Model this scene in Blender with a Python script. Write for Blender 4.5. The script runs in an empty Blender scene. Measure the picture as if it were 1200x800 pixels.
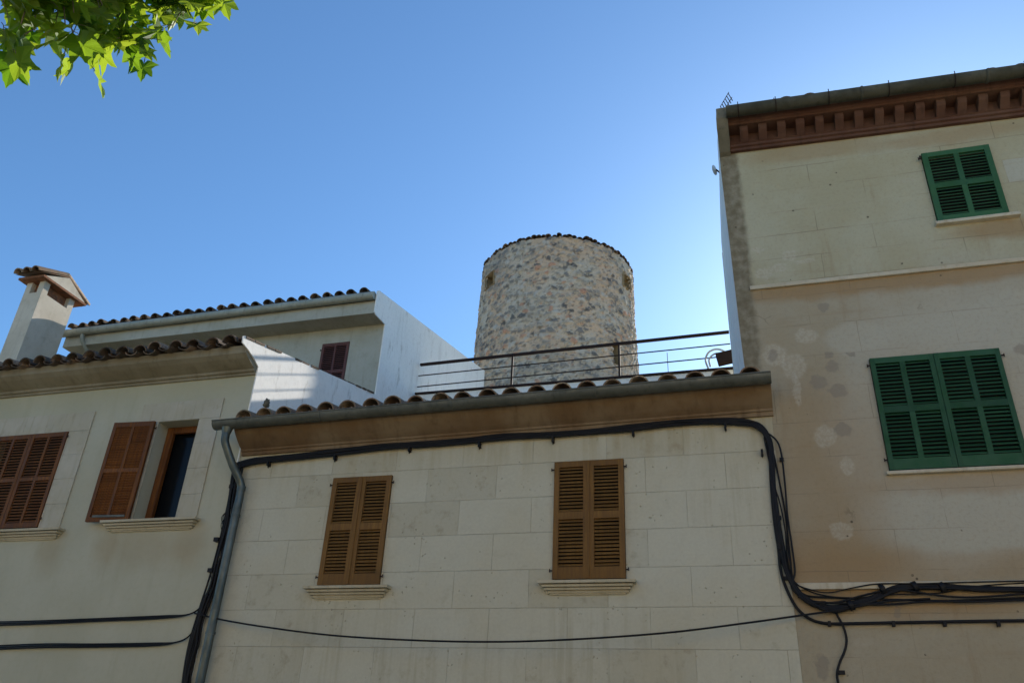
import bpy, math, random
from mathutils import Vector, Matrix, noise
import numpy as np
random.seed(7)
rad = math.radians
C = bpy.context.scene
COL = C.collection

# ------------------------------------------------------------------ camera
F = 950.0                                   # focal length in pixels of a 1200 px wide picture
def _n(v): return v / np.linalg.norm(v)
_up = _n(np.array([90., -1751., F]))
_X = -_n(np.array([-3520., 353., F])); _X = _n(_X - _up * _X.dot(_up))
_Y = np.cross(_up, _X)
RM = np.array([_X, _Y, _up])                # world = RM @ (right, down, forward)
CAM = np.array([0., -9., 1.6])
cd = bpy.data.cameras.new('camera'); cam = bpy.data.objects.new('camera', cd); COL.objects.link(cam)
cd.sensor_width = 36; cd.lens = F / 1200 * 36; cd.clip_end = 3000; cd.clip_start = 0.1
m = Matrix.Identity(4)
for i in range(3):
    m[i][0] = RM[i, 0]; m[i][1] = -RM[i, 1]; m[i][2] = -RM[i, 2]; m[i][3] = CAM[i]
cam.matrix_world = m
C.camera = cam

# ------------------------------------------------------------------ world and sun
SUN = Vector((0.27, 1.0, 0.483)).normalized()
EL = math.asin(SUN.z); AZ = math.atan2(SUN.x, SUN.y)
w = bpy.data.worlds.new('World'); C.world = w; w.use_nodes = True
nt = w.node_tree
sky = nt.nodes.new('ShaderNodeTexSky'); sky.sky_type = 'NISHITA'; sky.sun_disc = False
sky.sun_elevation = EL; sky.sun_rotation = AZ
sky.air_density = 1.0; sky.dust_density = 0.55; sky.ozone_density = 5.5; sky.altitude = 50
bg = nt.nodes['Background']; bg.inputs[1].default_value = 0.15
tint = nt.nodes.new('ShaderNodeMix'); tint.data_type = 'RGBA'; tint.blend_type = 'MULTIPLY'; tint.inputs[0].default_value = 1
tint.inputs[7].default_value = (0.81, 0.975, 1.0, 1)     # the camera's rendering of a clean blue sky
nt.links.new(sky.outputs[0], tint.inputs[6]); nt.links.new(tint.outputs[2], bg.inputs[0])
sl = bpy.data.lights.new('sun', 'SUN'); sl.energy = 5.0; sl.angle = rad(0.53); sl.color = (1.0, 0.93, 0.82)
so = bpy.data.objects.new('sun', sl); COL.objects.link(so)
so.rotation_euler = SUN.to_track_quat('Z', 'Y').to_euler()
C.view_settings.view_transform = 'Standard'; C.view_settings.look = 'None'
C.view_settings.exposure = 0.50; C.view_settings.gamma = 1.0

# ------------------------------------------------------------------ helpers: where a pixel of the plan survey meets a plane
def _ray(px, py): return RM @ np.array([px - 600., py - 400., F])
def onY(px, py, y):
    d = _ray(px, py); return Vector(CAM + (y - CAM[1]) / d[1] * d)
def at_dist(px, py, r):
    d = _n(_ray(px, py)); return Vector(CAM + r * d)

class MB:
    def __init__(s): s.v = []; s.f = []; s.sm = []
    def add(s, vs, fs, smooth=False):
        o = len(s.v); s.v += [tuple(v) for v in vs]
        for f in fs: s.f.append([o + i for i in f]); s.sm.append(smooth)
        return s
    def box(s, x0, x1, y0, y1, z0, z1, M=None):
        vs = [Vector((x, y, z)) for z in (z0, z1) for y in (y0, y1) for x in (x0, x1)]
        if M: vs = [M @ v for v in vs]
        return s.add(vs, [(0,2,3,1),(4,5,7,6),(0,1,5,4),(2,6,7,3),(0,4,6,2),(1,3,7,5)])
    def quad(s, a, b, c, d): return s.add([a, b, c, d], [(0,1,2,3)])
    def prism(s, prof, x0, x1, dz0=0, dz1=0, smooth=False):
        """profile of (y,z) points extruded along x"""
        n = len(prof)
        vs = [(x0, y, z + dz0) for y, z in prof] + [(x1, y, z + dz1) for y, z in prof]
        fs = [(i, (i+1) % n, n + (i+1) % n, n + i) for i in range(n)]
        s.add(vs, fs, smooth)
        s.add(vs, [tuple(range(n))[::-1], tuple(range(n, 2*n))])
        return s
    def tube(s, pts, r, n=8, cap=True, smooth=True):
        pts = [Vector(p) for p in pts]
        rs = r if isinstance(r, (list, tuple)) else [r] * len(pts)
        T = [(pts[min(i+1, len(pts)-1)] - pts[max(i-1, 0)]).normalized() for i in range(len(pts))]
        ref = Vector((0, 0, 1)) if abs(T[0].z) < 0.9 else Vector((1, 0, 0))
        u = T[0].cross(ref).normalized(); vs = []
        for i, p in enumerate(pts):
            u = (u - T[i] * u.dot(T[i])).normalized(); w_ = T[i].cross(u)
            for k in range(n):
                a = 2 * math.pi * k / n
                vs.append(p + (u * math.cos(a) + w_ * math.sin(a)) * rs[i])
        fs = [(i*n+k, i*n+(k+1) % n, (i+1)*n+(k+1) % n, (i+1)*n+k) for i in range(len(pts)-1) for k in range(n)]
        s.add(vs, fs, smooth)
        if cap: s.add([vs[k] for k in range(n)] , [tuple(range(n))[::-1]]); s.add(vs[-n:], [tuple(range(n))])
        return s
    def build(s, name, mat, parent=None, bevel=0):
        me = bpy.data.meshes.new(name); me.from_pydata(s.v, [], s.f)
        me.polygons.foreach_set('use_smooth', s.sm); me.materials.append(mat); me.update()
        o = bpy.data.objects.new(name, me); COL.objects.link(o)
        if parent is not None:
            o.parent = parent
            mw = Matrix.Translation(ROOTLOC.get(parent.name, Vector()))
            o.matrix_parent_inverse = mw.inverted()
        if bevel:
            b = o.modifiers.new('bevel', 'BEVEL'); b.width = bevel; b.segments = 2; b.limit_method = 'ANGLE'
        return o
ROOTLOC = {}
def tag(o, label=None, cat=None, group=None, kind=None):
    if label: o['label'] = label
    if cat: o['category'] = cat
    if group: o['group'] = group
    if kind: o['kind'] = kind
    return o
def empty(name, loc, label, cat, group=None):
    o = bpy.data.objects.new(name, None); COL.objects.link(o); o.location = loc
    o.empty_display_size = 0.3
    ROOTLOC[o.name] = Vector(loc)
    return tag(o, label, cat, group)
def spline(pts, k=6):
    pts = [Vector(p) for p in pts]; out = []
    P = [pts[0]*2 - pts[1]] + pts + [pts[-1]*2 - pts[-2]]
    for i in range(1, len(P)-2):
        a, b, c, d = P[i-1:i+3]
        for j in range(k):
            t = j / k
            out.append(0.5*((2*b) + (c-a)*t + (2*a-5*b+4*c-d)*t*t + (3*b-a-3*c+d)*t**3))
    out.append(pts[-1]); return out

# ------------------------------------------------------------------ materials
class Mt:
    def __init__(s, name, rough=0.85, metal=0.0, spec=0.3):
        s.m = bpy.data.materials.new(name); s.m.use_nodes = True; s.t = s.m.node_tree
        s.b = s.t.nodes['Principled BSDF']; s.b.inputs['Roughness'].default_value = rough
        s.b.inputs['Metallic'].default_value = metal; s.b.inputs['Specular IOR Level'].default_value = spec
        s.tc = s.t.nodes.new('ShaderNodeTexCoord'); s.P = s.tc.outputs['Object']
    def N(s, typ, **kw):
        n = s.t.nodes.new(typ)
        for k, v in kw.items(): setattr(n, k, v)
        return n
    def L(s, a, b): s.t.links.new(a, b)
    def put(s, sock, v):
        if isinstance(v, bpy.types.NodeSocket): s.L(v, sock)
        elif isinstance(v, (tuple, list)) and len(v) == 3 and sock.type == 'RGBA': sock.default_value = (*v, 1)
        else: sock.default_value = v
    def scale(s, sc, off=(0, 0, 0), src=None):
        n = s.N('ShaderNodeMapping'); s.put(n.inputs[0], src or s.P)
        n.inputs['Scale'].default_value = sc; n.inputs['Location'].default_value = off
        return n.outputs[0]
    def noise(s, sc, detail=4, rough=0.55, src=None, dist=0.0):
        n = s.N('ShaderNodeTexNoise'); s.put(n.inputs['Vector'], src or s.P)
        n.inputs['Scale'].default_value = sc; n.inputs['Detail'].default_value = detail
        n.inputs['Roughness'].default_value = rough; n.inputs['Distortion'].default_value = dist
        return n
    def ramp(s, v, a, b, lo=0.0, hi=1.0, smooth=True):
        n = s.N('ShaderNodeMapRange'); n.interpolation_type = 'SMOOTHSTEP' if smooth else 'LINEAR'
        s.put(n.inputs[0], v); n.inputs[1].default_value = a; n.inputs[2].default_value = b
        n.inputs[3].default_value = lo; n.inputs[4].default_value = hi
        return n.outputs[0]
    def mix(s, fac, a, b, mode='MIX'):
        n = s.N('ShaderNodeMix', data_type='RGBA', blend_type=mode)
        s.put(n.inputs[0], fac); s.put(n.inputs[6], a); s.put(n.inputs[7], b)
        return n.outputs[2]
    def math(s, op, a, b=0.0, clamp=False):
        n = s.N('ShaderNodeMath', operation=op); n.use_clamp = clamp
        s.put(n.inputs[0], a); s.put(n.inputs[1], b); return n.outputs[0]
    def xyz(s, src=None):
        n = s.N('ShaderNodeSeparateXYZ'); s.put(n.inputs[0], src or s.P); return n.outputs
    def bump(s, h, strength=0.3, dist=0.01, prev=None):
        n = s.N('ShaderNodeBump'); s.put(n.inputs['Height'], h)
        n.inputs['Strength'].default_value = strength; n.inputs['Distance'].default_value = dist
        if prev: s.L(prev, n.inputs['Normal'])
        return n.outputs[0]
    def fin(s, col, normal=None, rough=None):
        s.put(s.b.inputs['Base Color'], col)
        if normal: s.L(normal, s.b.inputs['Normal'])
        if rough is not None: s.put(s.b.inputs['Roughness'], rough)
        return s.m
    def warp(s, sc, amp, detail=3):
        n = s.noise(sc, detail); v = s.N('ShaderNodeVectorMath', operation='SUBTRACT'); s.L(n.outputs['Color'], v.inputs[0])
        v.inputs[1].default_value = (.5, .5, .5)
        k = s.N('ShaderNodeVectorMath', operation='SCALE'); s.L(v.outputs[0], k.inputs[0]); k.inputs['Scale'].default_value = amp
        a = s.N('ShaderNodeVectorMath', operation='ADD'); s.L(s.P, a.inputs[0]); s.L(k.outputs[0], a.inputs[1])
        return a.outputs[0]
    def ell(s, src, c, r, soft=0.15, y=False):
        """soft ellipse mask round (x,z)"""
        v = s.scale((1/r[0], 0.0, 1/r[1]), (-c[0]/r[0], 0, -c[1]/r[1]), src)
        l = s.N('ShaderNodeVectorMath', operation='LENGTH'); s.L(v, l.inputs[0])
        return s.ramp(l.outputs['Value'], 1 - soft, 1 + soft, 1.0, 0.0)

def bricks(s, x0, z0, wd, h, mortar=0.004, offset=0.5, src=None):
    x, y, z = s.xyz(src)
    c = s.N('ShaderNodeCombineXYZ'); s.L(s.math('SUBTRACT', x, x0), c.inputs[0]); s.L(s.math('SUBTRACT', z, z0), c.inputs[1])
    b = s.N('ShaderNodeTexBrick'); s.L(c.outputs[0], b.inputs['Vector']); b.offset = offset
    b.inputs['Scale'].default_value = 1; b.inputs['Mortar Size'].default_value = mortar
    b.inputs['Mortar Smooth'].default_value = 0.3
    b.inputs['Brick Width'].default_value = wd; b.inputs['Row Height'].default_value = h
    b.inputs['Color1'].default_value = (0, 0, 0, 1); b.inputs['Color2'].default_value = (1, 1, 1, 1)
    b.inputs['Mortar'].default_value = (.5, .5, .5, 1)
    return b

def mat_ashlar():
    s = Mt('pale_ashlar', 0.9)
    b = bricks(s, -0.66 - 0.9*20, 2.88 - 0.4225*8, 0.9, 0.4225, 0.004, .5, s.warp(9, .007, 4))
    tone = b.outputs['Color']
    col = s.mix(s.ramp(tone, .02, .4), (0.46, 0.435, 0.335), (0.53, 0.51, 0.405))
    big = s.noise(0.7, 4); col = s.mix(s.ramp(big.outputs[0], .35, .7, 0, .45), col, (0.47, 0.41, 0.27))
    n2 = s.noise(6, 8, 0.65); sub = s.math('MULTIPLY', s.ramp(n2.outputs[0], .5, .72), s.ramp(tone, .1, .55, .8, .15))
    col = s.mix(sub, col, (0.33, 0.285, 0.20))
    fine = s.noise(28, 5, .7); col = s.mix(s.ramp(fine.outputs[0], .3, .75, 0, .22), col, (0.34, 0.30, 0.23))
    pv = s.N('ShaderNodeTexVoronoi'); s.L(s.warp(9, .06), pv.inputs['Vector']); pv.inputs['Scale'].default_value = 15
    pm = s.math('MULTIPLY', s.ramp(pv.outputs['Distance'], .10, .18, 1, 0), s.ramp(s.noise(2.2, 4).outputs[0], .5, .62))
    col = s.mix(s.math('MULTIPLY', pm, .4), col, (0.20, 0.16, 0.10))
    col = s.mix(s.math('MULTIPLY', b.outputs['Fac'], s.ramp(s.noise(3, 3).outputs[0], .35, .6, .12, .5)), col, (0.26, 0.22, 0.16))
    # damp streak down from the cornice
    x, y, z = s.xyz()
    st = s.noise(1.0, 5, .6, s.scale((5, 5, .5)))
    m1 = s.math('MULTIPLY', s.ramp(z, 4.6, 5.4), s.ramp(st.outputs[0], .4, .7, .1, .75))
    col = s.mix(m1, col, (0.36, 0.30, 0.18))
    dr_ = s.noise(1.0, 6, .65, s.scale((9, 9, .55), (2, 0, 0)))
    for cx, cz, rx in ((-4.7, 3.15, .62), (-1.78, 3.15, .62), (-3.2, 2.6, 3.2), (-.2, 4.4, .4)):
        col = s.mix(s.math('MULTIPLY', s.ell(s.warp(3, .15), (cx, cz), (rx, .42), .6), s.ramp(dr_.outputs[0], .45, .7, 0, .32)), col, (0.33, 0.28, 0.18))
    h = s.math('SUBTRACT', s.math('ADD', s.math('MULTIPLY', fine.outputs[0], .4), s.math('MULTIPLY', tone, .5)), s.math('ADD', s.math('MULTIPLY', b.outputs['Fac'], .8), pm))
    return s.fin(col, s.bump(h, .8, .009))

def mat_plaster(name, base, alt, dark, grain=.25, bumps=.25):
    s = Mt(name, 0.9)
    n = s.noise(0.9, 5, .6); col = s.mix(s.ramp(n.outputs[0], .35, .7), base, alt)
    st = s.noise(1.3, 6, .6, s.scale((3.5, 3.5, .45))); col = s.mix(s.ramp(st.outputs[0], .52, .8, 0, grain*1.6), col, dark)
    f = s.noise(14, 6, .65); col = s.mix(s.ramp(f.outputs[0], .45, .8, 0, grain), col, dark)
    h = s.math('ADD', s.noise(60, 4, .6).outputs[0], s.math('MULTIPLY', s.noise(4, 3).outputs[0], 1.5))
    return s, col, s.bump(h, bumps, .006)

def mat_left_plaster():
    s, col, nrm = mat_plaster('cream_plaster', (0.43, 0.41, 0.305), (0.475, 0.455, 0.35), (0.34, 0.305, 0.20), .22)
    x, y, z = s.xyz()
    for cx, cz, rx, rz in ((-7.05, 4.12, .22, .3), (-8.4, 4.15, .2, .28), (-9.3, 4.1, .2, .3), (-7.7, 4.1, .6, .25)):
        mk = s.ell(s.warp(4, .25), (cx, cz), (rx, rz), .7)
        col = s.mix(s.math('MULTIPLY', mk, .35), col, (0.34, 0.25, 0.13))
    col = s.mix(s.ramp(z, 5.9, 6.8, 0, .45), col, (0.42, 0.37, 0.20))
    return s.fin(col, nrm)

def mat_white():
    s, col, nrm = mat_plaster('white_limewash', (0.82, 0.80, 0.75), (0.86, 0.84, 0.79), (0.50, 0.47, 0.42), .28, .5)
    # dirty drips under the sloping top edge, flaked spots
    n = s.noise(2.3, 6, .7, s.scale((1, 2.2, .8))); col = s.mix(s.ramp(n.outputs[0], .56, .70, 0, .6), col, (0.46, 0.42, 0.36))
    v = s.noise(5.5, 5, .7); col = s.mix(s.ramp(v.outputs[0], .66, .72, 0, .6), col, (0.55, 0.38, 0.26))
    g = s.noise(1.0, 7, .7, s.scale((7, 7, .6))); col = s.mix(s.ramp(g.outputs[0], .58, .75, 0, .35), col, (0.50, 0.48, 0.44))
    return s.fin(col, nrm)

def mat_right():
    s = Mt('stained_render', 0.92)
    W = s.warp(3.0, .22, 5); W2 = s.warp(1.1, .9, 5); WF = s.warp(11, .13, 4)
    x, y, z = s.xyz()
    n = s.noise(0.8, 6, .6)
    col = s.mix(s.ramp(n.outputs[0], .35, .68), (0.34, 0.285, 0.19), (0.375, 0.33, 0.24))
    # the upper storey is paler and greyer; boards of stone still read through
    zn = s.math('ADD', z, s.math('MULTIPLY', s.noise(1.2, 3).outputs[0], .05))
    up = s.ramp(zn, 7.15, 7.2)
    ucol = s.mix(s.ramp(s.noise(1.1, 5).outputs[0], .38, .66), (0.385, 0.345, 0.225), (0.42, 0.39, 0.275))
    bu = bricks(s, 0.2, 7.89 - .355*30, 1.6, 0.355, 0.006, .4, s.warp(2.0, .03))
    ucol = s.mix(s.math('MULTIPLY', s.ramp(bu.outputs['Color'], .75, .95), .5), ucol, (0.44, 0.43, 0.38))
    col = s.mix(up, col, ucol)
    bl = bricks(s, 0.4, 3.51 - .36*10, 1.02, 0.415, 0.004, .5, s.warp(2.0, .03))
    jm = s.mix(up, bl.outputs['Fac'], bu.outputs['Fac'])
    ln = s.math('MULTIPLY', jm, s.ramp(s.noise(1.6, 4).outputs[0], .42, .6, .05, .5))
    # horizontal wear
    hz = s.noise(1.0, 6, .65, s.scale((.7, .7, 5)))
    col = s.mix(s.ramp(hz.outputs[0], .55, .75, 0, .35), col, (0.25, 0.165, 0.085))
    hz2 = s.noise(1.7, 6, .65, s.scale((.9, .9, 3), (4, 0, 2)))
    col = s.mix(s.ramp(hz2.outputs[0], .55, .75, 0, .4), col, (0.44, 0.38, 0.29))
    vz = s.noise(1.0, 6, .65, s.scale((4.5, 4.5, .5)))
    col = s.mix(s.ramp(vz.outputs[0], .56, .74, 0, .45), col, (0.26, 0.175, 0.09))
    # pale grey skim round the big green shutters
    for c, r, k in (((2.2, 5.2), (1.25, 1.5), .62), ((3.6, 6.35), (1.5, .38), .6), ((1.42, 6.3), (.38, .2), .55), ((2.3, 4.2), (1.2, .42), .7),
                    ((2.9, 4.45), (.45, .16), .8), ((3.5, 6.6), (1.8, .7), .35)):
        col = s.mix(s.math('MULTIPLY', s.ell(W2 if r[0] > .5 else W, c, r, .22), k), col, (0.42, 0.395, 0.315))
    # orange damp under the bands and in the corner
    for c, r, k in (((2.0, 7.02), (2.4, .13), .75), ((.7, 3.72), (.7, .3), .5), ((.9, 4.7), (.55, 1.1), .35), ((2.2, 3.68), (3, .14), .35),
                    ((3.3, 7.6), (.6, .14), .7), ((2.3, 4.52), (.9, .13), .45), ((1.2, 9.2), (.8, .16), .4), ((3.0, 9.1), (1.0, .12), .4), ((1.3, 3.35), (1.3, .18), .6)):
        col = s.mix(s.math('MULTIPLY', s.ell(W, c, r, .5), k), col, (0.30, 0.185, 0.08))
    col = s.mix(ln, col, (0.16, 0.125, 0.08))
    # rough darker strip along the left corner
    xs = s.N('ShaderNodeSeparateXYZ'); s.L(s.warp(5, .12, 5), xs.inputs[0])
    strip = s.math('MULTIPLY', s.ramp(xs.outputs[0], .26, .34, 1, 0), s.ramp(z, 5.9, 6.1))
    sp = s.noise(7, 5, .6)
    col = s.mix(strip, col, s.mix(s.ramp(sp.outputs[0], .35, .7), (0.16, 0.13, 0.08), (0.27, 0.235, 0.165)))
    # filler patches: pale ones then grey cement ones
    for c, r in (((.41, 7.69), (.08, .06)), ((.79, 7.56), (.09, .08)), ((.45, 7.33), (.11, .08)), ((.64, 7.4), (.1, .06)), ((.95, 7.45), (.12, .04)),
                 ((.85, 6.39), (.13, .1)), ((.46, 6.18), (.13, .14)), ((.66, 6.02), (.14, .16)), ((.89, 5.12), (.12, .13)), ((1.07, 4.77), (.07, .1)),
                 ((.91, 4.06), (.11, .1)), ((2.3, 5.9), (.01, .01)), ((.66, 5.7), (.04, .2))):
        col = s.mix(s.math('MULTIPLY', s.ell(WF, c, r, .16), .42), col, s.mix(s.ramp(s.noise(30, 4).outputs[0], .4, .6), (0.42, 0.37, 0.28), (0.52, 0.475, 0.38)))
    for c, r in (((1.08, 6.77), (.07, .06)), ((1.07, 6.12), (.05, .05)), ((1.09, 5.97), (.08, .07)), ((.91, 5.78), (.09, .1)), ((1.10, 5.66), (.1, .08)), ((1.08, 5.19), (.09, .08)),
                 ((.44, 6.18), (.06, .08)), ((1.32, 3.24), (.04, .05)), ((.55, 2.72), (.06, .12)), ((1.5, 3.1), (.02, .01)), ((1.3, 6.1), (.04, .03)), ((3.05, 6.0), (.09, .06))):
        col = s.mix(s.math('MULTIPLY', s.ell(WF, c, r, .2), .55), col, (0.22, 0.19, 0.15))
    cv = s.N('ShaderNodeTexVoronoi'); cv.feature = 'DISTANCE_TO_EDGE'; s.L(s.scale((1, 1, 1), src=s.warp(2.5, .5, 6)), cv.inputs['Vector']); cv.inputs['Scale'].default_value = .8
    ck = s.math('MULTIPLY', s.ramp(cv.outputs['Distance'], .003, .008, 1, 0), s.ramp(s.noise(1.3, 3).outputs[0], .62, .68))
    col = s.mix(s.math('MULTIPLY', ck, .4), col, (0.12, 0.09, 0.055))
    # drill holes and pock marks
    hv = s.N('ShaderNodeTexVoronoi'); s.L(s.P, hv.inputs['Vector']); hv.inputs['Scale'].default_value = 7; hv.inputs['Randomness'].default_value = 1
    hm = s.math('MULTIPLY', s.ramp(hv.outputs['Distance'], .08, .12, 1, 0), s.ramp(s.noise(2.6, 2).outputs[0], .56, .6))
    col = s.mix(s.math('MULTIPLY', hm, .8), col, (0.06, 0.045, 0.03))
    f = s.noise(24, 6, .7); col = s.mix(s.ramp(f.outputs[0], .45, .8, 0, .3), col, (0.2, .15, .09))
    h = s.math('SUBTRACT', s.math('ADD', s.noise(50, 4, .6).outputs[0], s.math('MULTIPLY', s.noise(5, 4).outputs[0], 2.0)), s.math('MULTIPLY', ln, 1.5))
    return s.fin(col, s.bump(h, .4, .008))

def mat_stone(name, a, b, d, sc=5, joint=None):
    s = Mt(name, 0.88)
    col = s.mix(s.ramp(s.noise(1.6, 5).outputs[0], .35, .68), a, b)
    n = s.noise(sc, 7, .68); col = s.mix(s.ramp(n.outputs[0], .5, .78, 0, .6), col, d)
    col = s.mix(s.ramp(s.noise(2.0, 5, .6, s.scale((6, 2, .8))).outputs[0], .5, .75, 0, .45), col, d)
    h = s.noise(35, 5, .7).outputs[0]
    if joint:
        b_ = bricks(s, joint[0], joint[1], joint[2], joint[3], .004, joint[4]); col = s.mix(s.math('MULTIPLY', b_.outputs['Fac'], .8), col, d)
        col = s.mix(s.ramp(b_.outputs['Color'], 0, 1, 0, .25), col, b)
    return s.fin(col, s.bump(h, .35, .006))

def mat_tile(name, a, b, lichen):
    s = Mt(name, 0.9)
    gi = s.N('ShaderNodeNewGeometry'); rn = gi.outputs['Random Per Island']
    col = s.mix(rn, a, b)
    col = s.mix(s.ramp(rn, .82, .86), col, tuple(min(.6, c*1.9) for c in b))
    col = s.mix(s.ramp(s.noise(9, 6, .7).outputs[0], .46, .62, 0, .8), col, lichen)
    col = s.mix(s.ramp(s.noise(15, 5, .7, s.P).outputs[0], .62, .7, 0, .6), col, (0.30, 0.28, 0.20))
    return s.fin(col, s.bump(s.noise(40, 4, .6).outputs[0], .4, .005))

def mat_wood(name, a, b, rough=.55):
    s = Mt(name, rough)
    g = s.noise(3.0, 6, .65, s.scale((14, 14, .9)), .3)
    col = s.mix(s.ramp(g.outputs[0], .35, .68), a, b)
    col = s.mix(s.ramp(s.noise(1.7, 4).outputs[0], .45, .7, 0, .45), col, tuple(c*.45 for c in a))
    gi = s.N('ShaderNodeNewGeometry'); col = s.mix(s.math('MULTIPLY', gi.outputs['Random Per Island'], .5), col, tuple(c*.75 for c in a))
    return s.fin(col, s.bump(g.outputs[0], .2, .003), s.ramp(g.outputs[0], .3, .7, rough, rough+.25))

def mat_paint(name, a, worn, rough=.5):
    s = Mt(name, rough)
    col = s.mix(s.ramp(s.noise(2.2, 6, .65).outputs[0], .45, .72, 0, .6), a, worn)
    col = s.mix(s.ramp(s.noise(22, 5, .7).outputs[0], .66, .74, 0, .5), col, (0.12, .1, .07))
    gi = s.N('ShaderNodeNewGeometry'); col = s.mix(s.math('MULTIPLY', gi.outputs['Random Per Island'], .5), col, tuple(c*1.5+.01 for c in worn))
    return s.fin(col, s.bump(s.noise(30, 3).outputs[0], .15, .003), s.ramp(s.noise(5, 4).outputs[0], .3, .7, .5, .8))

def mat_metal(name, a, b, rough=.5, metal=.6):
    s = Mt(name, rough, metal, .5)
    col = s.mix(s.ramp(s.noise(2.6, 6, .65).outputs[0], .35, .7), a, b)
    col = s.mix(s.ramp(s.noise(1.6, 5, .65, s.scale((9, 9, .7))).outputs[0], .5, .75, 0, .5), col, tuple(c*.4 for c in a))
    return s.fin(col, s.bump(s.noise(12, 4).outputs[0], .15, .004), s.ramp(s.noise(8, 4).outputs[0], .3, .7, rough-.12, rough+.2))

def mat_plain(name, c, rough=.6, metal=0, spec=.4):
    s = Mt(name, rough, metal, spec)
    col = s.mix(s.ramp(s.noise(8, 4).outputs[0], .3, .7), tuple(x*.8 for x in c), c)
    return s.fin(col)

def mat_rubble():
    s = Mt('rubble_masonry', 0.95)
    a = s.N('ShaderNodeVertexColor'); a.layer_name = 'stones'
    col = s.mix(s.ramp(s.noise(12, 7, .75).outputs[0], .52, .7, 0, .5), a.outputs[0], (0.17, 0.145, 0.115))
    col = s.mix(s.ramp(s.noise(17, 6, .7, s.scale((1, 1, 1), (5, 2, 1))).outputs[0], .56, .7, 0, .5), col, (0.60, 0.52, 0.42))
    return s.fin(col, s.bump(s.noise(14, 7, .75).outputs[0], .8, .03))

def mat_leaf():
    s = Mt('plane_leaf', .45)
    g = s.N('ShaderNodeNewGeometry')
    col = s.mix(g.outputs['Random Per Island'], (0.04, 0.10, 0.010), (0.12, 0.19, 0.020))
    s.b.inputs['Base Color'].default_value = (0, 0, 0, 1)
    s.L(col, s.b.inputs['Base Color'])
    tr = s.N('ShaderNodeBsdfTranslucent'); tc = s.mix(g.outputs['Random Per Island'], (0.16, 0.33, 0.01), (0.50, 0.62, 0.04)); s.L(tc, tr.inputs[0])
    mx = s.N('ShaderNodeMixShader'); mx.inputs[0].default_value = .5
    s.L(s.b.outputs[0], mx.inputs[1]); s.L(tr.outputs[0], mx.inputs[2])
    s.L(mx.outputs[0], s.t.nodes['Material Output'].inputs[0])
    return s.m

def mat_glass():
    s = Mt('dark_glass', .15, 0, .12); return s.fin((0.006, 0.007, 0.008))

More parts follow.
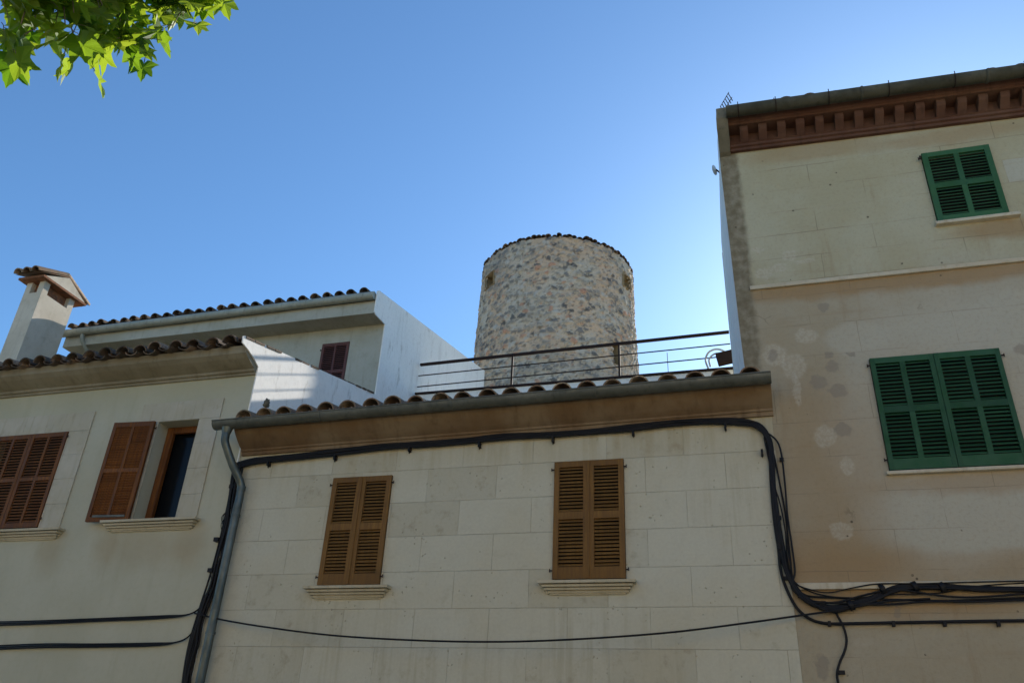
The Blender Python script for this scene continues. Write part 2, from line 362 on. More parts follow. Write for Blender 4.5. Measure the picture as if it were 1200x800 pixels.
M = dict(
    ashlar=mat_ashlar(), cream=mat_left_plaster(), white=mat_white(), right=mat_right(), rubble=mat_rubble(),
    surround=mat_stone('surround_stone', (0.43, 0.39, 0.29), (0.49, 0.45, 0.36), (0.33, 0.28, 0.19), 6),
    sill=mat_stone('sill_stone', (0.44, 0.385, 0.27), (0.52, 0.465, 0.345), (0.30, 0.24, 0.15), 9),
    corn_left=mat_stone('weathered_cornice', (0.22, 0.185, 0.12), (0.29, 0.255, 0.18), (0.14, 0.11, 0.065), 4),
    corn_mid=mat_stone('ochre_cornice', (0.17, 0.105, 0.054), (0.23, 0.165, 0.10), (0.085, 0.055, 0.032), 4),
    corn_red=mat_stone('red_cornice', (0.095, 0.043, 0.029), (0.125, 0.065, 0.044), (0.04, 0.022, 0.016), 5),
    fascia=mat_stone('grey_fascia', (0.37, 0.36, 0.29), (0.43, 0.42, 0.36), (0.27, 0.25, 0.19), 4),
    band=mat_stone('pale_band', (0.46, 0.40, 0.29), (0.52, 0.47, 0.36), (0.30, 0.22, 0.13), 8),
    tile=mat_tile('old_roof_tile', (0.20, 0.115, 0.065), (0.26, 0.19, 0.125), (0.14, 0.115, 0.075)),
    tile_dark=mat_tile('dark_roof_tile', (0.085, 0.06, 0.045), (0.15, 0.10, 0.065), (0.055, 0.048, 0.036)),
    brick=mat_tile('orange_brick', (0.36, 0.12, 0.05), (0.42, 0.17, 0.08), (0.25, 0.10, 0.06)),
    pipe_grey=mat_metal('grey_gutter', (0.28, 0.29, 0.24), (0.36, 0.37, 0.32), .6, .1),
    zinc=mat_metal('dull_zinc', (0.095, 0.10, 0.085), (0.145, 0.15, 0.13), .55, .45),
    zinc_blue=mat_metal('zinc_pipe', (0.075, 0.092, 0.088), (0.125, 0.145, 0.14), .42, .6),
    mossgutter=mat_metal('mossy_gutter', (0.045, 0.045, 0.033), (0.08, 0.08, 0.06), .8, .05),
    oak=mat_wood('golden_wood', (0.155, 0.074, 0.016), (0.245, 0.125, 0.032)),
    red=mat_wood('red_wood', (0.11, 0.036, 0.008), (0.25, 0.092, 0.018)),
    maroon=mat_wood('maroon_wood', (0.105, 0.04, 0.035), (0.15, 0.065, 0.055)),
    green=mat_paint('green_paint', (0.006, 0.044, 0.015), (0.016, 0.070, 0.027)),
    green2=mat_paint('faded_green_paint', (0.015, 0.066, 0.022), (0.030, 0.098, 0.038)),
    cable=mat_plain('black_cable', (0.008, 0.008, 0.010), .6, 0, .25), iron=mat_plain('rusty_iron', (0.035, 0.021, 0.018), .8, 0, .2),
    dark=mat_plain('dark_inside', (0.012, 0.011, 0.01), .9), glass=mat_glass(), leaf=mat_leaf(),  # dark: near-black colour standing in for unlit interiors behind shutters and openings
    bounce_wall=mat_stone('bounce_ochre', (0.72, 0.56, 0.34), (0.76, 0.60, 0.38), (0.58, 0.43, 0.25), 4),  # warm ochre picked to bounce sunlight onto the facades
    chimney=mat_stone('chimney_plaster', (0.50, 0.44, 0.34), (0.57, 0.51, 0.41), (0.36, 0.31, 0.23), 5),
    brick_dark=mat_tile('sooty_brick', (0.22, 0.085, 0.04), (0.27, 0.12, 0.06), (0.12, 0.07, 0.045)),
    opening=mat_stone('opening_stone', (0.30, 0.23, 0.13), (0.38, 0.30, 0.18), (0.16, 0.12, 0.07), 6),
    rough=mat_stone('rough_corner_stone', (0.12, 0.11, 0.08), (0.18, 0.165, 0.125), (0.06, 0.052, 0.036), 7),
    bark=mat_stone('plane_bark', (0.16, 0.13, 0.09), (0.24, 0.21, 0.15), (0.08, 0.065, 0.045), 9),
    hose=mat_plain('white_hose', (0.62, 0.60, 0.55), .5),
    ground=mat_stone('stone_paving', (0.40, 0.345, 0.235), (0.46, 0.40, 0.28), (0.32, 0.27, 0.18), 3),
)

# ------------------------------------------------------------------ generic builders
def wall_holes(mb, x0, x1, z0, z1, holes, y=0.0, depth=0.16):
    """front sheet of a wall facing -y with rectangular openings and their reveals"""
    xs = sorted({x0, x1, *[h[0] for h in holes], *[h[1] for h in holes]})
    zs = sorted({z0, z1, *[h[2] for h in holes], *[h[3] for h in holes]})
    for i in range(len(xs)-1):
        for j in range(len(zs)-1):
            a, b, c, d = xs[i], xs[i+1], zs[j], zs[j+1]
            if any(h[0]-1e-6 <= a and b <= h[1]+1e-6 and h[2]-1e-6 <= c and d <= h[3]+1e-6 for h in holes): continue
            mb.quad((a, y, c), (b, y, c), (b, y, d), (a, y, d))
    for a, b, c, d in holes:
        e = y + depth
        mb.quad((a, y, c), (a, e, c), (a, e, d), (a, y, d)); mb.quad((b, e, c), (b, y, c), (b, y, d), (b, e, d))
        mb.quad((a, y, d), (a, e, d), (b, e, d), (b, y, d)); mb.quad((a, e, c), (a, y, c), (b, y, c), (b, e, c))

def leaf_mesh(wd, ht, cols, th=.035, stile=.055, rail=.07, pitch=.042, bot=None, mid=None, seed=0, flip=False):
    """louvred shutter leaf, lower left corner at the origin, front face towards -y, spans y -th..0"""
    rnd = random.Random(seed)
    mb = MB(); bot = bot or rail; mid = mid or stile
    mb.box(0, stile, -th, 0, 0, ht); mb.box(wd-stile, wd, -th, 0, 0, ht)
    mb.box(stile, wd-stile, -th+.002, -.002, 0, bot); mb.box(stile, wd-stile, -th+.002, -.002, ht-rail, ht)
    zm = bot + (ht - bot - rail) * .5
    mb.box(stile, wd-stile, -th+.002, -.002, zm-mid/2, zm+mid/2)
    cw = (wd - 2*stile - (cols-1)*mid*.75) / cols
    for k in range(cols):
        a = stile + k*(cw + mid*.75); b = a + cw
        for z0, z1 in ((bot, zm-mid/2), (zm+mid/2, ht-rail)):
            if k < cols-1: mb.box(b, b+mid*.75, -th+.003, -.003, z0, z1)
            n = max(3, int((z1-z0)/pitch)); p = (z1-z0)/n
            for i in range(n):
                z = z0 + p*(i+.5) + rnd.uniform(-.001, .001); t = .0055; s_ = rnd.uniform(-.002, .002)
                # slat slopes down towards the street
                y0, y1 = -th+.006, -.006
                zl, zh = (z + .016, z - .013 + s_) if flip else (z - .013 + s_, z + .013)
                mb.add([(a, y0, zl), (b, y0, zl), (b, y1, zh), (a, y1, zh), (a, y0, zl+t), (b, y0, zl+t), (b, y1, zh+t), (a, y1, zh+t)],
                       [(0,3,2,1),(4,5,6,7),(0,1,5,4),(2,3,7,6),(0,4,7,3),(1,2,6,5)])
    return mb
def place(mb, Mx): mb.v = [tuple(Mx @ Vector(v)) for v in mb.v]; return mb
T = Matrix.Translation
def hinge_mb(x, z, s=1, y=-.03):
    mb = MB(); mb.box(min(x, x+.03*s), max(x, x+.03*s), y-.003, y+.008, z-.007, z+.007); mb.tube([(x+.03*s, y, z-.016), (x+.03*s, y, z+.02)], .006, 6); return mb

def sill_mb(x0, x1, z, d=.13, h=.115, y=0.0):
    """moulded stone sill: flat nosing over a stepped cove that runs in at the ends"""
    mb = MB()
    layers = [(0, 0, d, .030, .97), (.042, .035, d*.80, .022, .90), (.074, .058, d*.60, .020, .85), (.104, .080, d*.38, .02, .7)]
    for dz, ins, dd, hh, tp in layers:
        mb.box(x0+ins+.045, x1-ins-.045, y-dd*.45, y+.01, z-dz-hh-.014, z-dz-.002)
        e = .012 if dz else .004
        mb.add([(x0+ins, y-dd, z-dz), (x1-ins, y-dd, z-dz), (x1-ins, y+.02, z-dz), (x0+ins, y+.02, z-dz),
                (x0+ins+e, y-dd*tp, z-dz-hh), (x1-ins-e, y-dd*tp, z-dz-hh), (x1-ins-e, y+.02, z-dz-hh), (x0+ins+e, y+.02, z-dz-hh)],
               [(0,1,2,3),(7,6,5,4),(0,4,5,1),(1,5,6,2),(3,7,4,0),(2,6,7,3)])
    return mb

def tiles_mb(x0, pitch, n, y0, z0, length, slope, r=.112, th=.016, row=.36, pans=True, seed=1, dzdx=0.0, jit=.01, overhang=.0, pan_drop=.05):
    """barrel tiles: rows of cover tiles over rows of channel tiles, climbing towards +y"""
    rnd = random.Random(seed); mb = MB()
    rows = int(length / row) + 1
    sa = math.atan(slope); ca, sn = math.cos(sa), math.sin(sa)
    def shell(xc, yb, zb, L, r0, r1, up, seg=9, rx=0.0):
        vs = []; 
        for (t, rr) in ((0, r0), (L, r1)):
            for q in (rr, rr - th):
                for k in range(seg+1):
                    a = math.pi * k / seg
                    dx = math.cos(a) * q; dn = math.sin(a) * q * (.92 if up else -.55)
                    vs.append((xc + dx + rx*t, yb + t*ca - dn*sn, zb + t*sn + dn*ca))
        m_ = seg+1; fs = []
        for k in range(seg):
            fs += [(k, k+1, 2*m_+k+1, 2*m_+k), (m_+k+1, m_+k, 3*m_+k, 3*m_+k+1)]
        mb.add(vs, fs, True)
        mb.add(vs, [(k+1, k, m_+k, m_+k+1) for k in range(seg)] + [(2*m_+k, 2*m_+k+1, 3*m_+k+1, 3*m_+k) for k in range(seg)] +
               [(0, 2*m_, 3*m_, m_), (seg, m_+seg, 3*m_+seg, 2*m_+seg)])
    for i in range(n):
        for j in range(rows):
            x = x0 + i*pitch; s0 = j*row
            L = min(row + .07, length - s0)
            if L < .08: continue
            dx = rnd.gauss(0, jit); dz = rnd.gauss(0, jit*.5); dy = rnd.gauss(0, jit*1.4) if j == 0 else 0
            lift = .028
            shell(x + dx, y0 + s0*ca + dy, z0 + s0*sn + dz + lift + dzdx*(x-x0), L, r*rnd.uniform(.97, 1.03), r*.84, True, rx=rnd.gauss(0, .015))
            if pans and i < n-1:
                shell(x + pitch/2 + rnd.gauss(0, jit*.6), y0 + s0*ca + dy - overhang, z0 + s0*sn + pan_drop + dz*.5 + dzdx*(x-x0), L, r*.9, r*1.02, False)
    return mb

# ================================================================== ground
g = MB(); N_ = 1200
g.quad((-N_, -N_, 0), (N_, -N_, 0), (N_, N_, 0), (-N_, N_, 0))
tag(g.build('ground', M['ground']), 'pale stone paving of the square', None, None, 'structure')

# ================================================================== stone mill tower
TC = (-5.84, 14.8); TR = 2.67; TH = 17.42
tower = empty('mill_tower', (TC[0], TC[1], 0), 'round windowless-looking rubble stone tower with ragged tiled rim rising behind the roofs', 'tower')
tower['label'] = 'tall round rubble stone tower with a ragged tiled rim rising behind the terrace'
def tower_mesh():
    na, nz = 460, 250; z0, z1 = 7.6, TH; vs = []; fs = []; cols = []
    holes = TW; V = noise.voronoi; nn = noise.noise
    def sm(x, a, b): x = min(1, max(0, (x-a)/(b-a))); return x*x*(3-2*x)
    def h3(p, k): return (math.sin(p.x*12.9898 + p.y*78.233 + p.z*37.719 + k*17.13)*43758.5453) % 1.0
    for j in range(nz+1):
        z = z0 + (z1-z0)*j/nz
        r = TR + .022*(TH - z)
        for i in range(na):
            a = 2*math.pi*i/na
            x, y = math.cos(a)*r, math.sin(a)*r
            if math.sin(a) > .55: vs.append((TC[0]+x, TC[1]+y, z)); cols.append((.45, .38, .29, 1)); continue
            wv = Vector((nn(Vector((x*2.1, y*2.1, z*2.1))), nn(Vector((x*2.1+9, y*2.1, z*2.1))), nn(Vector((x*2.1, y*2.1+7, z*2.1)))))*.09
            q = Vector((x*4.8, y*4.8, z*7.0)) + wv*4.8
            d, P = V(q); c = P[0]; u = h3(c, 0); t = h3(c, 1); h = h3(c, 2)
            big = nn(Vector((x*.45+3, y*.45, z*.45)))
            fine = nn(q*2.7)
            edge = d[1]-d[0] + fine*.10
            st = sm(edge, .07, .20) * (1.0 if u > .26 - big*.25 else .12)
            q2 = Vector((x*8.5, y*8.5, z*11)); d2, P2 = V(q2); u2 = h3(P2[0], 3); t2 = h3(P2[0], 4)
            st2 = sm(d2[1]-d2[0], .08, .25) * (1.0 if u2 > .55 else 0) * (1-st)
            mort = Vector((.60, .44, .30)).lerp(Vector((.56, .48, .37)), sm(nn(Vector((x*.9, y*.9, z*.9))), -.3, .3)) * (1 + .18*fine)
            def scol(t, h):
                k = Vector((.19, .18, .165)).lerp(Vector((.43, .365, .28)), sm(t, .15, .95))
                if h > .93: k = Vector((.50, .27, .17))
                elif h > .78: k = Vector((.52, .47, .40))
                elif h < .10: k = Vector((.10, .10, .10))
                return k
            C_ = mort.lerp(scol(t, h)*(1+.25*fine), st*.92).lerp(scol(t2, u2), st2*.7)
            C_ = C_.lerp(Vector((.22, .215, .20)), .35*sm(big, .02, .35))
            pit = sm(nn(Vector((x*9, y*9, z*12))), .38, .5)
            C_ = C_.lerp(Vector((.10, .085, .065)), pit*.6)
            e = st*(.035+.03*t) + st2*.018 + fine*.012 - pit*.03 + nn(Vector((x*.8, y*.8, z*.8)))*.04
            rr = r + e - .03
            vs.append((TC[0]+math.cos(a)*rr, TC[1]+math.sin(a)*rr, z)); cols.append((C_.x, C_.y, C_.z, 1))
    for j in range(nz):
        for i in range(na):
            a = 2*math.pi*(i+.5)/na; z = z0 + (z1-z0)*(j+.5)/nz
            if any(abs((a - h[0] + math.pi) % (2*math.pi) - math.pi)*TR < h[1]/2 and h[2] < z < h[3] for h in holes): continue
            fs.append((j*na+i, j*na+(i+1) % na, (j+1)*na+(i+1) % na, (j+1)*na+i))
    mb = MB(); mb.add(vs, fs, True)
    k = 96                                            # plain lower shaft down to the ground, and the cap
    lo = [(TC[0]+math.cos(2*math.pi*i/k)*(TR+.2+q), TC[1]+math.sin(2*math.pi*i/k)*(TR+.2+q), zz) for zz, q in ((0, .25), (7.65, 0)) for i in range(k)]
    mb.add(lo, [(i, (i+1) % k, k+(i+1) % k, k+i) for i in range(k)], True)
    mb.add([(TC[0]+math.cos(2*math.pi*i/k)*(TR-.02), TC[1]+math.sin(2*math.pi*i/k)*(TR-.02), TH-.01) for i in range(k)], [tuple(range(k))])
    cols += [(.45, .38, .29, 1)]*(len(mb.v)-len(cols))
    return mb, cols
def ang(px, py):                                       # bearing on the shaft of a surveyed opening
    best = None
    d = _ray(px, py); o = np.array(CAM[:2]) - np.array(TC)
    a = d[0]**2+d[1]**2; b = 2*(o[0]*d[0]+o[1]*d[1]); c = o.dot(o) - TR**2
    disc = b*b-4*a*c
    t = (-b - math.sqrt(max(disc, 0)))/(2*a); p = CAM + t*d
    return math.atan2(p[1]-TC[1], p[0]-TC[0]), p[2]
TW = []
for px, py, wd, ht in ((574.5, 329, .52, .52), (734, 331, .50, .50), (721, 415, .30, .80)):
    a, z = ang(px, py); TW.append((a, wd, z-ht/2, z+ht/2))
_mb, _c = tower_mesh(); sh_ = _mb.build('shaft', M['rubble'], tower)
ca_ = sh_.data.color_attributes.new('stones', 'FLOAT_COLOR', 'POINT'); ca_.data.foreach_set('color', [v for c in _c for v in c])
for a, wd, zl, zh in TW:
    # square-cut recess lined with tan stone, back coloured near-black for the shade inside
    u = Vector((math.cos(a), math.sin(a), 0)); v = Vector((-math.sin(a), math.cos(a), 0)); o = Vector((TC[0], TC[1], 0))
    mb = MB(); R1, R0 = TR+.05, TR-.55; h = wd/2+.03
    def P(r, s_, z): return o + u*r + v*s_ + Vector((0, 0, z))
    for s_ in (-1, 1): mb.quad(P(R0, s_*h, zl-.02), P(R1, s_*h, zl-.02), P(R1, s_*h, zh+.02), P(R0, s_*h, zh+.02))
    mb.quad(P(R0, -h, zl-.02), P(R0, h, zl-.02), P(R1, h, zl-.02), P(R1, -h, zl-.02))
    mb.quad(P(R0, -h, zh+.02), P(R0, h, zh+.02), P(R1, h, zh+.02), P(R1, -h, zh+.02))
    wn = mb.build('window', M['opening'], tower)
    MB().quad(P(R0, -h, zl-.02), P(R0, h, zl-.02), P(R0, h, zh+.02), P(R0, -h, zh+.02)).build('dark_back', M['dark'], wn)
rim = MB(); rr_ = random.Random(3)
k = 96
for i in range(k):
    a = 2*math.pi*i/k + rr_.gauss(0, .008)
    u = Vector((math.cos(a), math.sin(a), 0)); v = Vector((-math.sin(a), math.cos(a), 0)); o = Vector((TC[0], TC[1], TH + rr_.gauss(0, .02)))
    r = rr_.uniform(.08, .125); out = rr_.uniform(-.01, .07); tl = rr_.gauss(0, .012)
    vs = []
    for q, rad_ in ((TR + out, r), (TR - .6, r*.8)):
        for t in (0, .016):
            for s_ in range(7):
                b = math.pi*s_/6
                vs.append(o + u*q + v*(math.cos(b)*(rad_-t)) + Vector((0, 0, math.sin(b)*(rad_-t)*.95 + (.12 if q < TR-.3 else .0) + math.cos(b)*tl)))
    fs = [(j, j+1, 14+j+1, 14+j) for j in range(6)] + [(7+j+1, 7+j, 21+j, 21+j+1) for j in range(6)] + [(j+1, j, 7+j, 7+j+1) for j in range(6)]
    rim.add(vs, fs)
kk = 60
rim.add([(TC[0]+math.cos(2*math.pi*i/kk)*q, TC[1]+math.sin(2*math.pi*i/kk)*q, z) for q, z in ((TR-.5, TH+.1), (.05, TH+.55)) for i in range(kk)],
        [(i, (i+1) % kk, kk+(i+1) % kk, kk+i) for i in range(kk)], True)
rim.build('tiled_rim', M['tile_dark'], tower)

# ================================================================== upper white house (set back, left)
UX0, UX1, UY = -14.15, -6.64, 3.76
uh = empty('upper_house', ((UX0+UX1)/2, 7, 0), 'set-back upper house with white sloping side wall and grey eaves, left of the tower', 'house')
W = MB(); wall_holes(W, UX0, UX1-.021, 0, 9.62, [(-7.98, -7.37, 7.9, 9.20)], UY, .2)
W.quad((UX0, UY, 0), (UX0, 9.9, 0), (UX0, 9.9, 11.2), (UX0, UY, 9.9)); W.quad((UX0, 9.9, 0), (UX1-.021, 9.9, 0), (UX1-.021, 9.9, 11.3), (UX0, 9.9, 11.3))
W.build('wall', M['fascia'], uh)
# white gable slab with the eaves overhang
G = MB(); prof = [(3.24, 9.97), (3.24, 9.50), (3.30, 9.47), (UY-.02, 9.50), (UY-.02, 0), (9.93, 0), (9.93, 11.50), (3.30, 10.03)]
G.prism(prof[::-1], UX1-.02, UX1); G.build('gable_wall', M['white'], uh)
S = MB(); S.prism([(3.30, 9.52), (3.30, 9.80), (UY+.1, 9.80), (UY+.1, 9.52)][::-1], UX0, UX1-.022); S.build('eaves', M['fascia'], uh)
tiles_mb(UX0+.16, .272, 27, 3.20, 9.93, 6.7, .228, r=.098, seed=4, dzdx=.001).build('roof', M['tile_dark'], uh)
gt = MB(); pts = [(UX0-.05, 3.215, 9.815), (UX1-.04, 3.215, 9.865)]; gt.tube(pts, .085, 14)
gt.build('gutter', M['pipe_grey'], uh)
dp = MB(); dp.tube(spline([(-13.62, 3.22, 9.79), (-13.61, 3.25, 9.62), (-13.55, 3.42, 9.42), (-13.5, 3.62, 9.26), (-13.5, 3.66, 8.6)]), .045, 10)
dp.build('downpipe', M['pipe_grey'], uh)
wn = MB(); wn.box(-7.98, -7.37, UY+.12, UY+.14, 7.9, 9.2); wn = wn.build('window', M['dark'], uh)
place(leaf_mesh(.60, 1.29, 2, pitch=.04), T((-7.975, UY+.02, 7.905))).build('shutter_leaf', M['maroon'], wn)
hinge_mb(-7.97, 9.05, -1, UY-.02).build('hinge', M['iron'], wn)

# ================================================================== left house
LX0, LX1 = -16.0, -6.60
lh = empty('cream_house', ((LX0+LX1)/2, 2, 0), 'cream plastered house with stone-framed windows and red-brown shutters at the left edge', 'house')
W = MB(); wall_holes(W, LX0, LX1-.021, 0, 6.74, [(-8.075, -7.39, 4.47, 5.93), (-10.96, -9.64, 4.44, 5.89)], 0, .32)
W.build('wall', M['cream'], lh)
GS = .243
prof = [(-.50, 6.93), (-.48, 6.83), (-.33, 6.80), (-.14, 6.74), (-.02, 6.68), (-.006, 0), (3.9, 0), (3.9, 7.03+GS*3.9), (-.46, 6.95)]
MB().prism(prof[::-1], LX1-.02, LX1).build('gable_wall', M['white'], lh)
# cornice: stepped stone mouldings
prof = [(0, 6.56), (-.03, 6.56), (-.035, 6.59), (-.07, 6.60), (-.075, 6.635), (-.12, 6.65), (-.20, 6.68), (-.27, 6.71), (-.34, 6.755), (-.345, 6.80), (-.36, 6.86), (0, 6.95)]
MB().prism(prof, LX0, LX1-.022).build('cornice', M['corn_left'], lh)
tiles_mb(-6.82-.3*30, .3, 31, -.50, 6.83, 4.5, GS, r=.118, seed=9, jit=.012, overhang=-.02, pan_drop=.045).build('roof', M['tile_dark'], lh)
v_ = MB()                                              # mortar verge with broken tile bits along the gable top
rr = random.Random(5)
y = -.44
while y < 3.8:
    L = rr.uniform(.18, .42); z = 7.03 + GS*y
    L *= .6; v_ = MB(); v_.prism([(y, z), (y+L, z+GS*L), (y+L, z+GS*L+.03), (y, z+.035)], LX1-.16, LX1+rr.uniform(-.012, .02)); v_.build('verge_tile', M['tile_dark'], lh)
    y += L + rr.choice([.02, .06, .25, .4])
def surround(x0, x1, z0, z1, ox0, ox1, oz0, oz1, parent):
    mb = MB(); y0, y1 = -.018, .004
    g_ = .003
    n = 4
    for a, b in ((x0, ox0), (ox1, x1)):
        for i in range(n):
            h = (oz1 - z0)/n; mb.box(a, b, y0 - .001*((i*7) % 3), y1, z0+h*i+g_/2, z0+h*(i+1)-g_/2)
    k = max(3, round((x1-x0)/.42)); w_ = (x1-x0)/k
    for i in range(k): mb.box(x0+w_*i+g_/2, x0+w_*(i+1)-g_/2, y0 - .001*((i*5) % 3), y1, oz1+g_/2, z1)
    return mb.build('stone_surround', M['surround'], parent)
# window with closed double shutters
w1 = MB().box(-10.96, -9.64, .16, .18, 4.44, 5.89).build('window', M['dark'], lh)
surround(-11.35, -9.27, 4.40, 6.19, -10.96, -9.64, 4.40, 5.89, w1)
for k_, x in enumerate((-10.955, -10.297)):
    place(leaf_mesh(.652, 1.44, 2, seed=k_), T((x, .0, 4.445))).build('shutter_leaf', M['red'], w1)
hinge_mb(-9.64, 5.80, 1, -.04).build('hinge', M['iron'], w1); hinge_mb(-9.64, 4.56, 1, -.04).build('hinge', M['iron'], w1)
sill_mb(-11.45, -9.16, 4.40).build('sill', M['sill'], w1)
# window with its one shutter folded open
w2 = MB().box(-8.075, -7.39, .30, .31, 4.47, 5.93).build('window', M['glass'], lh)
surround(-8.42, -7.06, 4.45, 6.23, -8.075, -7.39, 4.45, 5.93, w2)
fr = MB(); fr.box(-8.07, -7.96, .20, .26, 4.475, 5.925); fr.box(-7.52, -7.395, .20, .26, 4.475, 5.925)
fr.box(-7.96, -7.52, .202, .26, 5.83, 5.925); fr.box(-7.96, -7.52, .202, .26, 4.475, 4.56)
fr.build('window_frame', M['red'], w2, .006)
lf = leaf_mesh(.66, 1.46, 2, th=.04, pitch=.036, flip=True)
place(lf, T((-8.09, -.045, 4.46)) @ Matrix.Rotation(rad(4), 4, 'Z') @ T((-.66, 0, 0))).build('shutter_leaf', M['red'], w2)
b_ = MB(); Mx = T((-8.09, -.045, 4.46)) @ Matrix.Rotation(rad(4), 4, 'Z') @ T((-.66, 0, 0))
b_.box(.10, .60, -.052, -.041, .055, .085, Mx); 
b_.build('shutter_bar', M['zinc'], w2)
hinge_mb(-8.09, 5.82, 1, -.05).build('hinge', M['iron'], w2)
sill_mb(-8.50, -6.99, 4.47).build('sill', M['sill'], w2)

# chimney on the left house roof
ch = empty('rooftop_chimney', (-14.2, 2.3, 7.2), 'plastered chimney with a little tiled gable cap on the cream house roof', 'chimney')
CX1, CX0, CY0, CY1 = -13.72, -14.19, 2.0, 2.84
mb = MB(); zt = 10.11
mb.box(CX0, CX1, CY0, CY1, 6.9, zt)
for x in (CX0, CX1-.14):                                # corner posts round the smoke openings
    for y in (CY0, CY1-.14): mb.box(x, x+.14, y, y+.14, zt, zt+.26)
mb.build('shaft', M['chimney'], ch)
ft = MB(); ft.box(CX0+.1, CX1-.1, CY0+.1, CY1-.1, zt+.002, zt+.25); ft.build('flue', M['brick_dark'], ch)
sb = MB(); sb.box(CX0-.10, CX1+.10, CY0-.16, CY1+.22, zt+.262, zt+.31); sb.build('brick_slab', M['brick_dark'], ch)
pm_ = MB(); yc = (CY0+CY1)/2
pm_.prism([(CY0-.12, zt+.312), (CY1+.18, zt+.312), (yc+.03, zt+.60)], CX0-.07, CX1+.09); pm_.build('pediment', M['chimney'], ch)
ct = MB()
def slope_tiles(mb, xs, ya, za, yb, zb, r=.12, th=.02):
    for x in xs:
        vs = []
        dv = Vector((0, yb-ya, zb-za)); nrm = Vector((0, -dv.z, dv.y)).normalized()
        if nrm.z < 0: nrm = -nrm
        for p, q in ((Vector((x, ya, za)), r), (Vector((x, yb, zb)), r*.85)):
            for t in (0, th):
                for k in range(9):
                    a = math.pi*k/8; vs.append(p + Vector((math.cos(a)*(q-t), 0, 0)) + nrm*math.sin(a)*(q-t))
        mb.add(vs, [(j, j+1, 18+j+1, 18+j) for j in range(8)] + [(9+j+1, 9+j, 27+j, 27+j+1) for j in range(8)], True)
        mb.add(vs, [(j+1, j, 9+j, 9+j+1) for j in range(8)])
slope_tiles(ct, [CX0+.0+.225*i for i in range(3)], CY0-.30, zt+.33, yc+.05, zt+.66, .11)
slope_tiles(ct, [CX0+.0+.225*i for i in range(3)], CY1+.32, zt+.33, yc-.0, zt+.66, .11)
ct.prism([(CY0-.26, zt+.325), (yc+.03, zt+.64), (CY1+.28, zt+.325), (yc+.03, zt+.605)], CX0-.10, CX1+.085)
ct.build('tiled_cap', M['tile'], ch)

# ================================================================== middle house
MX0, MX1 = -6.597, 0.35
mh = empty('ashlar_house', (-3.1, 3, 0), 'low pale stone block house with ochre cornice and two narrow louvred windows, in the middle', 'house')
W = MB(); wall_holes(W, MX0, MX1, 0, 5.42, [(-5.105, -4.285, 3.575, 4.935), (-2.185, -1.355, 3.60, 4.985)], 0, .14)
W.build('wall', M['ashlar'], mh)
prof = [(0, 5.34), (-.035, 5.34), (-.04, 5.385), (-.06, 5.39), (-.065, 5.415), (-.09, 5.43), (-.13, 5.455), (-.19, 5.50), (-.25, 5.55), (-.30, 5.60), (-.31, 5.64), (-.31, 5.70), (0, 5.72)]
MB().prism(prof, MX0+.04, MX1+.02, -.02, .06).build('cornice', M['corn_mid'], mh)
# half round zinc gutter on straps
gm = MB(); seg = 12; ya, r = -.395, .095; vs = []
XG0, XG1 = -6.80, .375
for x, zc in ((XG0, 5.66), (XG1, 5.73)):
    for q in (r, r-.006):
        for k in range(seg+1):
            a = math.pi + math.pi*k/seg; vs.append((x, ya + math.cos(a)*q, zc + math.sin(a)*q))
m_ = seg+1
gm.add(vs, [(k, k+1, 2*m_+k+1, 2*m_+k) for k in range(seg)] + [(m_+k+1, m_+k, 3*m_+k, 3*m_+k+1) for k in range(seg)], True)
gm.add(vs, [(0, 2*m_, 3*m_, m_), (seg, m_+seg, 3*m_+seg, 2*m_+seg), tuple(range(m_)), tuple(range(2*m_, 3*m_))[::-1]])
gm.tube([(XG0, ya-r, 5.662), (XG1, ya-r, 5.732)], .010, 8)
for x in (-5.2, -3.4, -1.6):                            # soldered joints
    z = 5.66 + (x-XG0)/(XG1-XG0)*.07; gm.tube([(x, ya+math.cos(math.pi*(1+k/10))*r, z+math.sin(math.pi*(1+k/10))*r) for k in range(11)], .008, 5)
gm.build('gutter', M['zinc'], mh)
dpp = MB()
dpp.tube(spline([(-6.60, -.395, 5.60), (-6.60, -.395, 5.46), (-6.59, -.37, 5.36), (-6.50, -.24, 5.10), (-6.42, -.13, 4.92), (-6.40, -.10, 4.78), (-6.40, -.10, 4.5)], 8), .052, 14)
dpp.tube([(-6.40, -.10, 4.86), (-6.40, -.10, 4.80)], .058, 14); dpp.tube([(-6.60, -.395, 5.58), (-6.60, -.395, 5.50)], [.075, .055], 14)
dpp.tube([(-6.40, -.10, 4.62), (-6.41, -.10, .1)], .0545, 16)
for z in (4.45, 3.0): dpp.tube([(-6.40, -.10, z), (-6.40, -.10, z+.03)], .062, 14)
dpp.build('downpipe', M['zinc_blue'], mh)
tiles_mb(-6.43, .3135, 22, -.37, 5.70, 5.9, .245, r=.122, seed=2, dzdx=.004, jit=.009, pan_drop=.05).build('roof', M['tile'], mh)
tl = MB(); tl.box(-6.59, .12, 5.47, 5.62, 7.0, 8.73); tl.build('parapet', M['white'], mh)
cp = MB(); cp.box(-6.60, .02, 5.43, 5.66, 8.735, 8.775); cp.build('coping', M['iron'], mh)
fl = MB(); fl.box(-6.6, .0, 5.63, 11.5, 7.6, 7.75); fl.box(-6.59, -.0, 11.3, 11.5, 0, 7.59); fl.build('terrace_floor', M['ground'], mh)
